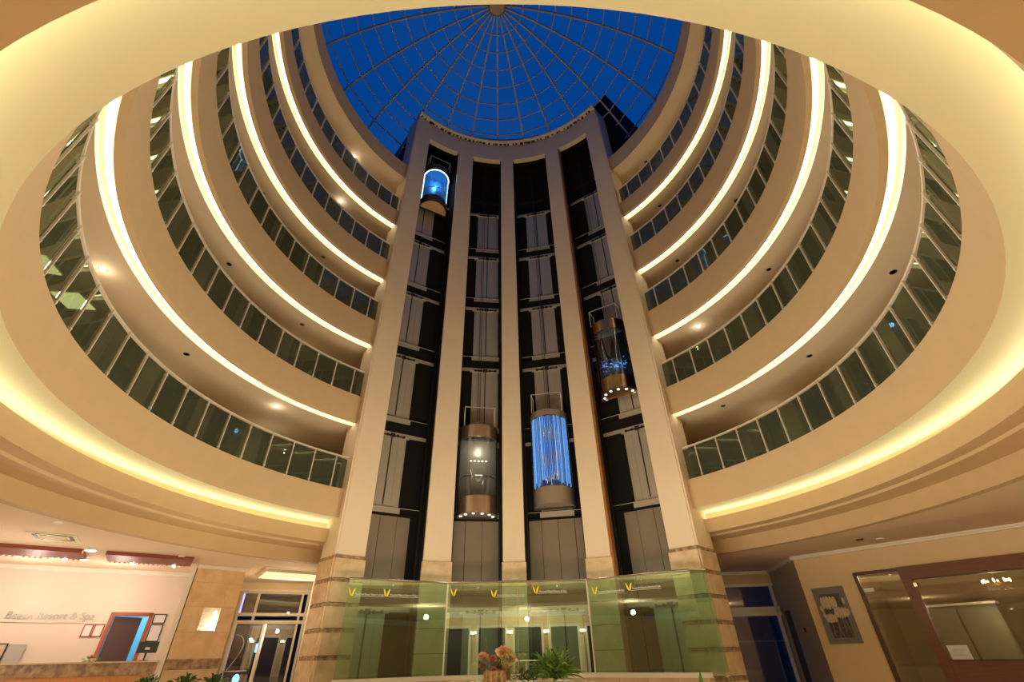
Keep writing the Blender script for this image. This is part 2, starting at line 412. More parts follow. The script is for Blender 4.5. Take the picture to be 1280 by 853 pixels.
# core flanks: side walls of the tower at lobby level, clad in marble blocks
for sgn, p0, p1, nm in ((-1, pol(-44.1, 7.62), Vector((-7.0, 8.9, 0)), 'left'), (1, pol(46.1, 7.62), Vector((7.15, 8.6, 0)), 'right')):
    t = sempty('wall_tower_%s' % nm)
    d = (p1-p0); L = d.length; d.normalize(); T = frame2(p0, d)
    y0, y1 = (-.35, 0.0) if sgn < 0 else (0.0, .35)
    MB().box(.02, -.04, 4.07, 6.2, .04, 28.4).build('plaster_wall', TOWERP, t).matrix_world = T
    n = 6; h = (MZ-FZ)/n
    ext = 2.4 if sgn < 0 else 1.6
    MB().box(0, -.06 if sgn < 0 else -.0, FZ, L+ext, 0 if sgn < 0 else .06, 4.3).build('plaster_core', TOWERP, t).matrix_world = T
    for c in range(n):
        z0, z1 = FZ+c*h, FZ+(c+1)*h
        nb = 3; off = .5 if c % 2 else 0
        for j in range(nb+1):
            x0 = max(0, (j-off)*L/nb); x1 = min(L, (j+1-off)*L/nb)
            if x1-x0 < .05: continue
            ys = (0.0, .06) if sgn < 0 else (-.06, 0.0)
            o = MB().box(x0+.006, ys[0], z0+.01, x1-.006, ys[1], z1-.10).build('marble_block', MARBLE, t); o.matrix_world = T
        ys = (0.0, .04) if sgn < 0 else (-.04, 0.0)
        o = MB().box(0, ys[0], z1-.10, L, ys[1], z1).build('marble_band', MARBLED, t); o.matrix_world = T
# lintel ring and dome-side wall above the pillars
DCX, DCY, DR, DZC = -.33, .78, 12.0, 19.8
def dome_z(x, y): return DZC + math.sqrt(max(0, DR*DR-(x-DCX)**2-(y-DCY)**2))
lin = MB(); n = 48; A_, B_ = -43.9, 45.9
for i in range(n+1):
    a = A_+(B_-A_)*i/n; p = pol(a, RT); q = pol(a, RT+.3)
    zt = dome_z(q.x, q.y)-.05
    for v in ((p.x, p.y, 27.25), (q.x, q.y, 27.25), (q.x, q.y, zt), (p.x, p.y, zt)): lin.v.append(v)
for i in range(n):
    for k in range(4):
        k2 = (k+1) % 4; lin.f.append((i*4+k, i*4+k2, (i+1)*4+k2, (i+1)*4+k))
lin.f.append((0, 1, 2, 3)); lin.f.append(tuple(n*4+k for k in range(4)))
lin.build('wall_tower_lintel', TOWERP, kind='structure', smooth=True)
MB().revolve([(7.60, 28.86), (7.52, 28.88), (7.46, 28.95), (7.40, 29.0), (7.40, 29.12), (7.60, 29.14)], -43.9, 45.9, 48).build('trim_2', TOWERP, kind='structure', smooth=True)
t = sempty('trim_3')
DENT = mat('dark_dentil', (.05, .03, .02), .8)  # near-black blocks of uneven size under the cornice
for i in range(44):
    a = -42.5+i*2.0+random.uniform(-.5, .5); w = random.uniform(.03, .11); hh = random.uniform(.03, .17)
    MB().box(-w, -.09, -hh, w, .0, 0, None).build('dentil', DENT, t).matrix_world = Matrix.Translation(pol(a, 7.58, 28.86)) @ Matrix.Rotation(-R_(a), 4, 'Z')
# shaft back wall, partitions and head
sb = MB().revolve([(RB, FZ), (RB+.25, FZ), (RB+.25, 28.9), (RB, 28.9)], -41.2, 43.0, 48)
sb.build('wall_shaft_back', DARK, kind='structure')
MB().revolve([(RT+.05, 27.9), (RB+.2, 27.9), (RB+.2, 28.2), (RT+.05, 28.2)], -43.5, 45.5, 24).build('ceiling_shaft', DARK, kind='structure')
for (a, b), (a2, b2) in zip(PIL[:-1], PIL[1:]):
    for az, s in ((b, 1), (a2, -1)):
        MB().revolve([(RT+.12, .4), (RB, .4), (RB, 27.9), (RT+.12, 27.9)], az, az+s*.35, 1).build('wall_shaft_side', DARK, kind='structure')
MB().revolve([(RT+.02, .4), (RT+.42, .4), (RT+.42, 27.2), (RT+.02, 27.2)], 24.95, 25.55, 1).build('trim_4', BROWNTRIM, kind='structure')
# dark machine room outside, behind the dome
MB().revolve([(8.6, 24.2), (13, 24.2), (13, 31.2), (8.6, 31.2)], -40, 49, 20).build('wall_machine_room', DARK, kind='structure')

# landing doors, door surrounds and shaft gear
SH = [(-37.2, -22.8), (-15.8, -2.6), (3.1, 18.7), (24.9, 39.4)]
SN = ['leftmost', 'second from left', 'third from left', 'rightmost']
FL = {1: 5.92, 2: 9.38, 3: 12.98, 4: 16.55, 5: 20.15}
def mirror_shift(i): return 0
for i, (a, b) in enumerate(SH):
    am = (a+b)/2; T = Matrix.Rotation(-R_(am), 4, 'Z'); TD = Matrix.Rotation(-R_(am+(-2.5, 1.6, .4, 2.6)[i]), 4, 'Z')
    hw = RB*math.sin(R_((b-a)/2)) - .04
    for k in range(0, 6):
        z = FL[k] if k else FZ+.02
        H = {0: 2.35, 1: 2.66, 2: 2.80, 3: 2.78, 4: 2.80, 5: 2.80}[k]
        shx = 8.7*R_((-2.5, 1.6, .4, 2.6)[i]); xa, xb = -hw-shx+.04, hw-shx-.04
        nm = ('on the %s gallery storey' % ORD[k]) if k else 'at lobby level behind the glass screen'
        t = thing('landing_door', 'grey steel landing doors %s in the %s lift shaft' % (nm, SN[i]), 'lift door', (0, 0, z), 0, 'lift landing doors')
        t.matrix_world = Matrix.Translation((0, 0, z)) @ TD
        y = RB-.05
        w = .60
        for s in (-1, 1):
            pb = MB().box(min(0, s*w)+.006, y-.05, 0, max(0, s*w)-.006, y-.01, H)
            pb.box(s*w*.5-.012, y-.07, 0, s*w*.5+.012, y-.05, H).box(s*w*.93-.02, y-.075, 0, s*w*.93+.02, y-.05, H)
            pb.build('door_panel', STEEL, t, bevel=0)
        # header rail with hanger rollers
        hd = MB().box(xa, y-.13, H+.02, xb, y-.07, H+.16).box(-.7, y-.10, H-.02, .7, y-.02, H+.02)
        hd.build('header_rail', STEEL, t)
        gear = MB()
        for s in (-.45, -.2, .2, .45): gear.tube([(s, y-.16, H+.02), (s, y-.12, H+.02)], .055, 8)
        gear.box(-.5, y-.16, H-.01, .5, y-.13, H+.03).box(-.09, y-.17, H-.05, .09, y-.12, H+.1)
        gear.build('hanger', STEELD, t)
        MB().box(-w*1.08, y-.12, -.20, w*1.08, y-.05, 0.0).box(xa, y-.14, -.02, xb, y-.11, .0).build('sill', STEEL, t)
        MB().box(xa, y-.08, -.60 if k > 1 else -.28, xb, y+.0, -.20).build('beam', DARK, t) if k > 0 else None
        MB().box(-.018, y-.09, .1, .018, y-.05, H).build('seam', STEELD, t)
    # brown cladding between lobby door and first landing
    t = sempty('wall_shaft_cladding'); t.matrix_world = TD
    for s in (-1, 1):
        MB().box(min(s*.62, 0)+.008, RB-.09, 3.35, max(s*.62, 0)-.008, RB-.01, 5.68).build('panel', DKPANEL, t)
        xe = xa if s < 0 else xb; MB().box(min(s*.63, xe), RB-.07, 3.35, max(s*.63, xe), RB-.01, 5.66).build('panel', DKPANEL, t)
    # guide rails and cables
    t = thing('guide_rail', 'pair of dark vertical guide rails in the %s lift shaft' % SN[i], 'guide rail', (0, 0, 0), 0, 'lift guide rails'); t.matrix_world = T
    for s in (-1, 1):
        MB().box(s*(hw-.08)-.02, 8.28, .4, s*(hw-.08)+.02, 8.36, 27.8).box(s*(hw-.08)-.045, 8.36, .4, s*(hw-.08)+.045, 8.375, 27.8).build('rail', STEELD, t)
    t = thing('hoist_rope', 'thin dark hoist ropes hanging down the %s lift shaft' % SN[i], 'cable', (0, 0, 0), 0, 'lift hoist ropes'); t.matrix_world = T
    zt = 27.9; zl = {0: 26.2, 1: 9.6, 2: 9.8, 3: 14.2}[i]
    for s in (-.07, 0.02):
        MB().tube([(s, 8.36, zl), (s, 8.36, zt)], .012, 5).build('rope', STEELD, t)

# ------------------------------------------------------------------ lift cabs
def cab(i, zb, label, mode):
    a, b = SH[i]; am = (a+b)/2
    t = thing('lift_cab', label, 'lift', (0, 0, 0), 0, 'panoramic lift cabs')
    t.matrix_world = Matrix.Translation(pol(am, 8.40, zb)) @ Matrix.Rotation(-R_(am), 4, 'Z')
    r = .755
    def half(rr, z0, z1, m, name, n=24, th=.012, parent=t):
        mb = MB(); pts = []
        # semicircle bulging to local -y (towards the atrium)
        o_ = [(rr*math.cos(PI+PI*j/n), rr*.98*math.sin(PI+PI*j/n)) for j in range(n+1)]
        i_ = [((rr-th)*math.cos(PI+PI*j/n), (rr-th)*.98*math.sin(PI+PI*j/n)) for j in range(n+1)]
        return mb.prism(o_+i_[::-1], z0, z1).build(name, m, parent, smooth=True)
    def slab(rr, z0, z1, m, name, n=24, parent=t):
        o_ = [(rr*math.cos(PI+PI*j/n), rr*.98*math.sin(PI+PI*j/n)) for j in range(n+1)]
        return MB().prism(o_, z0, z1).build(name, m, parent)
    gz0, gz1 = .62, 2.92
    top = 3.45
    if mode == 'curtain': gz1 = 3.5; top = 3.75
    und = {'blue': TANP, 'brass': BRASSD, 'silver': DKPANEL, 'curtain': DKPANEL}[mode]
    band = {'blue': BRASSD, 'brass': BRASS, 'silver': mat('pink_bronze', (.62, .44, .32), .25, .85), 'curtain': DKPANEL}[mode]
    slab(r-.01, 0, .05, und, 'underside')
    half(r, .03, gz0, band, 'belly_band', th=.02)
    slab(r-.03, gz0-.12, gz0-.06, DKPANEL, 'cab_floor')
    half(r-.015, gz0, gz1, CABG, 'cab_glass')
    half(r, gz1, top, band, 'canopy_band', th=.02)
    slab(r-.02, gz1+.1, gz1+.16, STEELD, 'cab_roof')
    MB().box(-r, .0, .0, r, .03, top).build('back_wall', {'blue': mat('cab_blue_wall', (.10, .22, .4), .3, .3), 'brass': STEELD, 'silver': STEEL, 'curtain': mat('cab_pale_wall', (.12, .16, .24), .4)}[mode], t)
    MB().box(-r-.03, -.03, -.03, -r+.03, .05, top+.05).box(r-.03, -.03, -.03, r+.03, .05, top+.05).build('corner_post', STEELD if mode != 'brass' else BRASS, t)
    MB().box(-r, -.05, -.06, r, .03, .0).build('base_beam', BRASS if mode == 'brass' else STEELD, t)
    # guard rail on the roof
    g = MB(); zr = top+.85
    for s in (-1, 1):
        g.box(s*.62-.012, -.5, top, s*.62+.012, -.476, zr).box(s*.62-.012, -.02, top, s*.62+.012, .004, zr)
        g.box(s*.62-.012, -.5, zr-.02, s*.62+.012, .0, zr)
    g.box(-.62, -.5, zr-.02, .62, -.476, zr); g.build('guard_rail', RAILM, t)
    # grab rail inside
    pts = [((r-.07)*math.cos(PI+PI*j/16), (r-.07)*math.sin(PI+PI*j/16), gz0+.75) for j in range(17)]
    if mode != 'curtain': MB().tube(pts, .018, 6).build('grab_rail', CHROME, t)
    # lights
    if mode in ('brass', 'silver'):
        for j in range(6):
            th = PI+PI*(j+.5)/6
            MB().lathe([(0, -.02), (.05, -.02), (.055, 0)], ((r-.14)*math.cos(th), (r-.14)*math.sin(th)), 10).build('base_lamp', BULBW, t)
    # ceiling filigree
    f = MB()
    for j in range(9):
        th = PI+PI*(j+.5)/9
        for rr in (.25, .48):
            c = Vector((rr*math.cos(th), rr*math.sin(th), gz1+.08)); f.tube([c+Vector((.08*math.cos(q*PI/4), .08*math.sin(q*PI/4), 0)) for q in range(9)], .008, 4, cap=False)
        f.tube([(0, -.03, gz1+.08), (.68*math.cos(th), .68*math.sin(th), gz1+.08)], .008, 4)
    f.build('ceiling_filigree', STEEL if mode == 'brass' else (BLACKP if mode == 'blue' else STEELD), t)
    if mode == 'blue':
        pts = [((r-.03)*math.cos(PI+PI*j/24), (r-.03)*math.sin(PI+PI*j/24), gz1-.05) for j in range(25)]
        MB().tube(pts, .028, 6).build('blue_light_tube', BLUEW, t)
        for s in (0.02, .96):
            th = PI+PI*s; MB().tube([((r-.03)*math.cos(th), (r-.03)*math.sin(th), gz0+.05), ((r-.03)*math.cos(th), (r-.03)*math.sin(th), gz1-.05)], .022, 6).build('blue_light_tube', BLUEW, t)
        slab(r-.04, gz1+.04, gz1+.06, emit('cab_blue_ceiling', (.03, .22, .75), 1.1), 'lit_ceiling')
    if mode == 'brass':
        # hanging cable loop and blue lit panel
        MB().tube([(-.5+.5*q/8, -.45, 2.75-1.25*math.sin(PI*q/8)) for q in range(9)], .014, 5).build('cable_loop', CHROME, t)
        MB().tube([(.25, -.4, 2.8), (.25, -.4, 1.2)], .012, 5).build('cable', CHROME, t)
        g = MB()
        for q in range(60):
            x = random.uniform(-.62, .5); zz = 1.45+random.gauss(0, .13); ww = random.uniform(.008, .03)
            g.box(x, -.06, zz, x+ww*random.choice((1, 3)), -.045, zz+ww)
        g.build('blue_lit_display', BLUES, t)
    if mode == 'silver':
        MB().box(-.55, -.06, 1.5, .55, -.04, 1.56).build('reflective_strip', CHROME, t)
        for q in range(5): MB().blob((-.3+.15*q, -.3, 2.05), .05, .05, .025).build('ceiling_spot', BULBW, t)
    if mode == 'curtain':  # blurred blue light of the moving cab, built as glowing streaks
        n = 34
        for q in range(n):
            th = PI+PI*(q+.5)/n; x, y = (r-.05)*math.cos(th), (r-.05)*math.sin(th)
            w = random.uniform(.006, .016)
            MB().tube([(x, y, gz0+random.uniform(.0, .25)), (x, y, gz1-random.uniform(0, .05))], w, 5).build('blur_streak', BLUES if q % 3 else BLUEL, t)
    return t
BLUEL = emit('pale_blue_glow', (.4, .65, 1), 1.7)
for a_ in (-30, -9, 11, 32):  # fill added behind the glass screen to brighten the tower pillars
    q = pol(a_, 7.35, 3.3); point('lift_lobby_fill', q, 15, (1, .93, .8), .03)
cab(0, 21.95, 'glass lift cab rimmed with blue light near the top of the leftmost shaft', 'blue')
cab(3, 10.05, 'brass banded glass lift cab halfway up the rightmost shaft', 'brass')
cab(1, 5.72, 'bronze banded lift cab with guard rail low in the second shaft from the left', 'silver')
cab(2, 6.0, 'lift cab with its motion-blurred blue light built as vertical streaks in the third shaft', 'curtain')
q = pol(-30, 8.15, 24.3); point('cab_blue_lamp', q, 45, (.15, .5, 1), .1)
q = pol(32.1, 8.2, 11.6); point('cab_blue_lamp', q, 10, (.2, .5, 1), .1)
q = pol(-9.2, 8.15, 8.3); point('cab_lamp', q, 12, WARMW, .1)

# ------------------------------------------------------------------ glass dome
t = thing('glass_dome', 'blue dusk-lit glass dome with radiating steel ribs over the atrium', 'skylight', (DCX, DCY, DZC))
RR = [.55, 1.5, 2.4, 3.3, 4.2, 5.08, 5.88, 6.66, 7.42, 8.1, 8.75, 9.4, 10.1]
NR = 25; DA = 360/NR; AZ0 = -1.8
def dz(r): return math.sqrt(DR*DR-r*r)
RIBM = mat('dome_rib_steel', (.36, .30, .28), .5, .0)
rib = MB()
rs = [.45]+RR[1:]+[10.6]
for j in range(len(rs)-1):
    r0, r1 = rs[j], rs[j+1]
    b_ = len(rib.v)
    for r in (r0, r1):
        for x, dzv in ((-.04, -.16), (.04, -.16), (.04, 0), (-.04, 0)): rib.v.append((x, r, dz(r)+dzv))
    for q in ((0,1,5,4),(1,2,6,5),(2,3,7,6),(3,0,4,7),(0,3,2,1),(4,5,6,7)): rib.f.append(tuple(b_+i_ for i_ in q))
ribm = rib.mesh('rib', RIBM)
bars, panes = [], []
for j, r in enumerate(RR[1:]):
    c = math.cos(R_(DA/2)); w = r*math.sin(R_(DA/2))
    bars.append(MB().box(-w, r*c-.025, dz(r)-.09, w, r*c+.025, dz(r)-.02).mesh('ring_bar', RIBM))
for j in range(len(RR)-1):
    r0, r1 = RR[j], RR[j+1]; c = math.cos(R_(DA/2)); s_ = math.sin(R_(DA/2))
    mb = MB()
    for dzv in (0, .02):
        for r, sg in ((r0, -1), (r0, 1), (r1, 1), (r1, -1)): mb.v.append((sg*r*s_, r*c, dz(r)+dzv-.02))
    mb.f = [(0,3,2,1),(4,5,6,7),(0,1,5,4),(1,2,6,5),(2,3,7,6),(3,0,4,7)]
    panes.append(mb.mesh('glass_pane', SKYG))
MCL = emit
for i in range(NR):
    a = AZ0+i*DA
    aa = (a+180) % 360-180
    link(ribm, 'rib', t, (0, 0, 0), (0, 0, -R_(a)))
    am = a+DA/2; ab = (am+180) % 360-180
    if abs(ab) > 100:      # the half of the dome above the camera's hidden side: glazing ring as one plain cap
        pass
    for j in range(len(RR)-1):
        link(panes[j], 'glass_pane', t, (0, 0, 0), (0, 0, -R_(am))) if abs(ab) < 150 or j < 6 else link(panes[j], 'glass_pane', t, (0, 0, 0), (0, 0, -R_(am)))
        link(bars[j], 'ring_bar', t, (0, 0, 0), (0, 0, -R_(am)))
MB().lathe([(0, dz(.5)-.32), (.42, dz(.5)-.32), (.5, dz(.5)-.25), (.5, dz(.5)+.05), (0, dz(.5)+.1)], (0, 0), 25).build('hub', mat('hub_bronze', (.30, .22, .12), .4, .5), t)
MB().revolve([(10.1, dz(10.1)-.2), (10.7, dz(10.1)-.2), (11.2, 4.1), (11.2, 24.0-DZC), (10.6, 24.0-DZC), (10.6, dz(10.6)-.3)], 0, 360, 50).build('base_kerb', RIBM, t)

# ------------------------------------------------------------------ glass screen in front of the lift lobby
FV = [pol(-41.9, 7.0), pol(-17, 7.0), pol(19.1, 7.0), pol(45.3, 7.0)]
zt_, zb_ = 3.36, 1.03
scr = thing('glass_screen', 'tall pale green glass screen with steel top rail before the lift tower', 'screen', (0, 0, 0))
tops = []
subs = {0: 1, 1: 2, 2: 2}
for i in range(3):
    p, q = FV[i], FV[i+1]; T = frame2(p, q-p); L = (q-p).length
    n = subs[i]
    for j in range(n):
        o = MB().box(j*L/n+.008, -.008, zb_, (j+1)*L/n-.008, .008, zt_).build('glass_panel', FENG, scr); o.matrix_world = T
    o = MB().box(-.02, -.03, zb_-.1, L+.02, .03, zb_+.01).build('base_channel', WHITEP, scr); o.matrix_world = T
    if i: o = MB().box(-.02, -.02, zb_, .02, .02, zt_).build('mullion', RAILM, scr); o.matrix_world = T
# return panel at the right end
e0 = FV[3]; e1 = pol(47.2, 7.45); T = frame2(e0, e1-e0)
o = MB().box(.01, -.008, zb_, (e1-e0).length, .008, zt_).build('glass_panel', FENG, scr); o.matrix_world = T
MB().tube([FV[0]+Vector((0, 0, zt_+.02)), FV[1]+Vector((0, 0, zt_+.02)), FV[2]+Vector((0, 0, zt_+.02)), FV[3]+Vector((0, 0, zt_+.02)), e1+Vector((0, 0, zt_+.02))], .032, 8).build('top_rail', CHROME, scr)
pl = sempty('wall_plinth')
for i in range(3):
    p, q = FV[i], FV[i+1]; T = frame2(p, q-p); L = (q-p).length; n = 4
    for j in range(n):
        o = MB().box(j*L/n+.006, -.25, FZ, (j+1)*L/n-.006, .25, zb_-.1).build('marble_block', MARBLE, pl); o.matrix_world = T

def text_mesh(s, size, name, m, parent, T, shear=0, depth=.004, align='LEFT'):
    cu = bpy.data.curves.new(name, 'FONT'); cu.body = s; cu.size = size; cu.extrude = depth; cu.shear = shear; cu.align_x = align
    ob = bpy.data.objects.new(name, cu); COL.objects.link(ob)
    dg = bpy.context.evaluated_depsgraph_get(); me = bpy.data.meshes.new_from_object(ob.evaluated_get(dg))
    COL.objects.unlink(ob); bpy.data.objects.remove(ob)
    o = bpy.data.objects.new(name, me); me.materials.clear(); me.materials.append(m); COL.objects.link(o)
    if parent is not None: o.parent = parent
    o.matrix_world = T; return o
def leaf_logo(h):
    mb = MB()
    def petal(pts):
        b = len(mb.v); n = len(pts)
        for x, z in pts: mb.v.append((x*h, -.003, z*h))
        for x, z in pts: mb.v.append((x*h, .003, z*h))
        mb.f.append(tuple(b+i for i in range(n))); mb.f.append(tuple(b+n+i for i in range(n))[::-1])
        for i in range(n): j = (i+1) % n; mb.f.append((b+i, b+j, b+n+j, b+n+i))
    petal([(-.48, 1.0), (-.25, .75), (-.12, .45), (-.03, .05), (-.2, .2), (-.33, .5), (-.36, .75)])
    petal([(.42, .92), (.30, .6), (.2, .25), (.05, 0), (.0, .2), (.08, .55), (.2, .78)])
    return mb
lg = leaf_logo(.24).mesh('yellow_leaf', YELLOW)
RX = Matrix.Rotation(PI/2, 4, 'X')
cnt = 0
names6 = ['far left', 'second from the left', 'third from the left', 'middle', 'third from the right', 'second from the right', 'far right']
for i, s, z in ((0, .12, 2.92), (0, 1.12, 2.93), (1, .20, 3.0), (1, 1.45, 2.94), (1, 2.75, 3.02), (2, .25, 2.95), (2, 1.35, 2.97)):
    p, q = FV[i], FV[i+1]; T = frame2(p, q-p) @ Matrix.Translation((s, -.014, z))
    t = thing('screen_sticker', 'yellow leaf emblem with white resort lettering on the glass screen, %s one' % names6[cnt], 'sticker', (0, 0, 0), 0, 'stickers on the glass screen'); cnt += 1
    t.matrix_world = T
    o = link(lg, 'yellow_leaf', t)
    if i == 1 and s < 1: continue
    o = text_mesh('Mouchef Beach Resort & Spa', .072, 'lettering', WHITEST, t, T @ Matrix.Translation((.09, -.001, .045)) @ RX, 0, .001)
    o = MB().box(.05, -.003, .012, .95, .0, .02).build('underline', WHITEST, t)

# ------------------------------------------------------------------ left: reception
RD = Vector((.8577, .5142, 0)); RO = Vector((-16.05, 6.13, 0)); T = frame2(RO, RD)   # local -y faces the hall
rw = sempty('wall_reception'); rw.matrix_world = T
# wall with the door opening s 3.42..4.37, top 2.77
wb = MB().box(-8, 0, FZ, 3.42, .15, 4.1).box(4.37, 0, FZ, 5.3, .15, 4.1).box(3.42, 0, 2.77, 4.37, .15, 4.1)
wb.build('wall_surface', RECW, rw).matrix_world = T
o = MB().box(5.2, -2.2, FZ, 5.335, 0, 4.1).build('wall_surface', WHITEP, rw); o.matrix_world = T
o = MB().box(-8, -.10, 3.98, 5.2, 0, 4.1).box(-8, -.16, 4.04, 5.2, -.1, 4.1).build('trim_5', WHITEP, kind='structure'); o.matrix_world = T
# back office seen through the door
bo = MB().box(3.0, 2.2, FZ, 5.6, 2.3, 3.2).box(3.0, .15, FZ, 3.05, 2.2, 3.2).box(5.55, .15, FZ, 5.6, 2.2, 3.2).box(3.0, .15, 3.2, 5.6, 2.3, 3.25)
o = bo.build('wall_office', mat('office_blue_paint', (.25, .62, .78), .6), kind='structure'); o.matrix_world = T
sh = thing('office_shelf', 'teal shelving unit seen through the office doorway behind reception', 'shelf', (0, 0, 0)); sh.matrix_world = T
SHM = mat('teal_shelf', (.06, .35, .5), .5)
MB().box(4.75, 1.75, FZ, 4.8, 2.15, 2.6).box(5.45, 1.75, FZ, 5.5, 2.15, 2.6).build('side_panel', SHM, sh)
for zz in (.6, 1.1, 1.6, 2.1, 2.56): MB().box(4.78, 1.75, zz, 5.47, 2.15, zz+.04).build('shelf', SHM, sh)
q = T @ Vector((4.3, 1.0, 2.9)); point('office_lamp', q, 45, (.65, .88, 1), .2)
# door
d1 = sempty('door_1'); d1.matrix_world = T
MB().box(3.32, -.04, FZ, 3.42, .17, 2.87).box(4.37, -.04, FZ, 4.47, .17, 2.87).box(3.32, -.04, 2.77, 4.47, .17, 2.87).build('door_frame', mat('cherry_frame', (.42, .09, .03), .35), d1)
o = MB().box(0, -.02, FZ, .78, .02, 2.75).build('door_leaf', mat('dark_plum_door', (.13, .07, .07), .45), d1)
o.matrix_world = T @ Matrix.Translation((3.44, .14, 0)) @ Matrix.Rotation(R_(22), 4, 'Z')
# wall sign
ws = thing('wall_sign', 'brushed grey raised lettering of the resort name above reception', 'sign'); ws.matrix_world = T
text_mesh('Beach Resort & Spa', .27, 'lettering', SIGNG, ws, T @ Matrix.Translation((.76, -.03, 2.66)) @ RX, .15, .012)
MB().box(-2.0, -.03, 2.555, 2.72, -.005, 2.575).build('underline', SIGNG, ws)
o = link(leaf_logo(.34).mesh('yellow_leaf', YELLOW), 'yellow_leaf', ws, (.45, -.03, 2.62))
# framed notices
def notice(s0, z0, s1, z1, fm, label, y=-.03, inner=PAPER):
    t = thing('framed_notice', label, 'picture frame'); t.matrix_world = T @ Matrix.Translation((s0, y, z0))
    w, h = s1-s0, z1-z0; b_ = .03
    MB().box(0, 0, 0, b_, .02, h).box(w-b_, 0, 0, w, .02, h).box(0, 0, 0, w, .02, b_).box(0, 0, h-b_, w, .02, h).build('frame', fm, t)
    MB().box(b_, .005, b_, w-b_, .015, h-b_).build('sheet', inner, t)
    return t
notice(2.76, 2.18, 3.01, 2.53, REDF, 'red framed white certificate under the sign, left of the pair')
notice(3.03, 2.18, 3.29, 2.53, REDF, 'red framed white certificate nearest the office door, right of the pair')
notice(4.51, 2.56, 4.87, 2.84, BLACKP, 'small black framed notice right of the office door, upper one')
notice(4.51, 2.05, 4.87, 2.54, BLACKP, 'tall black framed notice right of the office door, lower one')
notice(.55, 1.45, 1.2, 2.03, BLACKP, 'black framed poster with tan picture on the far left of reception', -.10, mat('tan_poster', (.6, .36, .16), .5, noise=(.75, .7, .6), scale=4))
notice(1.22, 1.5, 1.62, 2.0, mat('grey_board', (.45, .42, .4), .6), 'grey slanted notice board beside the black framed poster', -.10, mat('grey_sheet', (.5, .47, .46), .6))
# counter
KT = frame2(RO + Vector((.5142, -.8577, 0))*2.25, RD)
ct = thing('reception_counter', 'long reception counter with brown marble top and orange wooden front', 'counter'); ct.matrix_world = KT
MB().box(-6, 0, 1.20, 5.18, .06, 1.50).build('marble_fascia', MARBLED, ct)
MB().box(-6, -.05, 1.50, 5.18, .7, 1.535).build('counter_top', MARBLE, ct)
for j in range(60):
    MB().box(-6+j*.185, .04, FZ, -6+(j+1)*.185-.006, .1, 1.2).build('wood_slat', WOODO, ct)
MB().box(5.11, .0, FZ, 5.18, .5, 1.2).build('end_panel', MARBLE, ct)
# monitor
mt = thing('computer_monitor', 'black computer monitor seen from behind on the reception counter', 'monitor'); mt.matrix_world = KT @ Matrix.Translation((4.78, .3, 1.535))
MB().box(-.25, -.02, .19, .25, .02, .47).build('screen_back', BLACKP, mt, bevel=.008)
MB().box(-.025, -.0, 0, .025, .03, .2).build('stand', BLACKP, mt); MB().box(-.11, -.08, 0, .11, .1, .015).build('foot', BLACKP, mt)
MB().box(-.06, -.03, .27, .06, -.02, .33).build('label_plate', PAPER, mt)
# small flowering plant on counter
def bush(name, label, cat, loc, n, L, w, mats, flowers=0, fm=None, spread=1.0, seedv=1, rise=.8, fr=.03):
    rr = random.Random(seedv)
    t = thing(name, label, cat, loc)
    mbs = [MB() for _ in mats]
    for i in range(n):
        a = rr.uniform(0, 2*PI); el = rr.uniform(.15, 1.4)
        d = Vector((math.cos(a)*math.cos(el)*spread, math.sin(a)*math.cos(el)*spread, math.sin(el)*rise))
        st = Vector((rr.uniform(-.06, .06), rr.uniform(-.06, .06), 0)) + d*rr.uniform(.0, L*.9)
        mbs[i % len(mats)].leaf(st, d+Vector((rr.uniform(-.5, .5), rr.uniform(-.5, .5), rr.uniform(-.3, .3))), rr.uniform(.4, .8)*L, w*rr.uniform(.6, 1.2), .35, rr.uniform(-1, 1))
    for mb, m in zip(mbs, mats):
        o = mb.build('foliage', m, t); o['kind'] = 'stuff'
    for i in range(flowers):
        a = rr.uniform(0, 2*PI); q = rr.uniform(.3, 1)
        MB().blob((math.cos(a)*L*.6*q, math.sin(a)*L*.6*q, L*rr.uniform(.55, .9)), fr, fr, fr*.8).build('blossom', fm, t)
    return t
q = KT @ Vector((3.58, .3, 1.535))
b = bush('potted_plant', 'small lime green plant with pink flowers on the reception counter', 'plant', q, 60, .17, .035, [GREENY, GREEN], 7, PINK, 1.3, 3)
MB().lathe([(0, 0), (.07, 0), (.09, .08), (.08, .08), (.0, .07)], (0, 0), 12).build('pot', WHITEP, b)
# pale box on the counter right of the monitor
t = thing('card_holder', 'low white card holder at the right end of the reception counter', 'holder'); t.matrix_world = KT @ Matrix.Translation((4.9, .5, 1.535))
MB().box(-.18, -.05, 0, .18, .05, .06).build('tray', WHITEP, t); MB().box(-.15, -.02, .06, .15, .0, .1).build('cards', PAPER, t)
# ceiling boards over reception with crystal edge
def board(s0, s1, lab):
    # direction along (.844,.537)
    t = thing('ceiling_panel', lab, 'ceiling panel', (0, 0, 0), 0, 'red brown ceiling boards over reception'); TT = frame2(Vector((-13.24, 3.16, 0)), Vector((.822, .57, 0))); t.matrix_world = TT
    MB().box(s0, .0, 4.0, s1, 1.25, 4.099).build('board', WOODC, t)
    k = int((s1-s0)/.12); cr = MB()
    for j in range(k):
        cr.blob((s0+.06+j*.12, 1.33, 4.02), .045, .06, .05, 6, 4)
    o = cr.build('crystal_edge', CHROME, t); o['kind'] = 'stuff'
    for f in ((.3, .8) if s1-s0 < 3 else (.25, .6, .9)):
        MB().blob((s0+(s1-s0)*f, 1.36, 3.98), .035, .035, .025).build('spot', BULB, t)
    return t
board(-3.2, 1.70, 'long red brown ceiling board with crystal edge over the far left of reception')
board(2.22, 4.35, 'short red brown ceiling board with crystal edge next to the marble column')
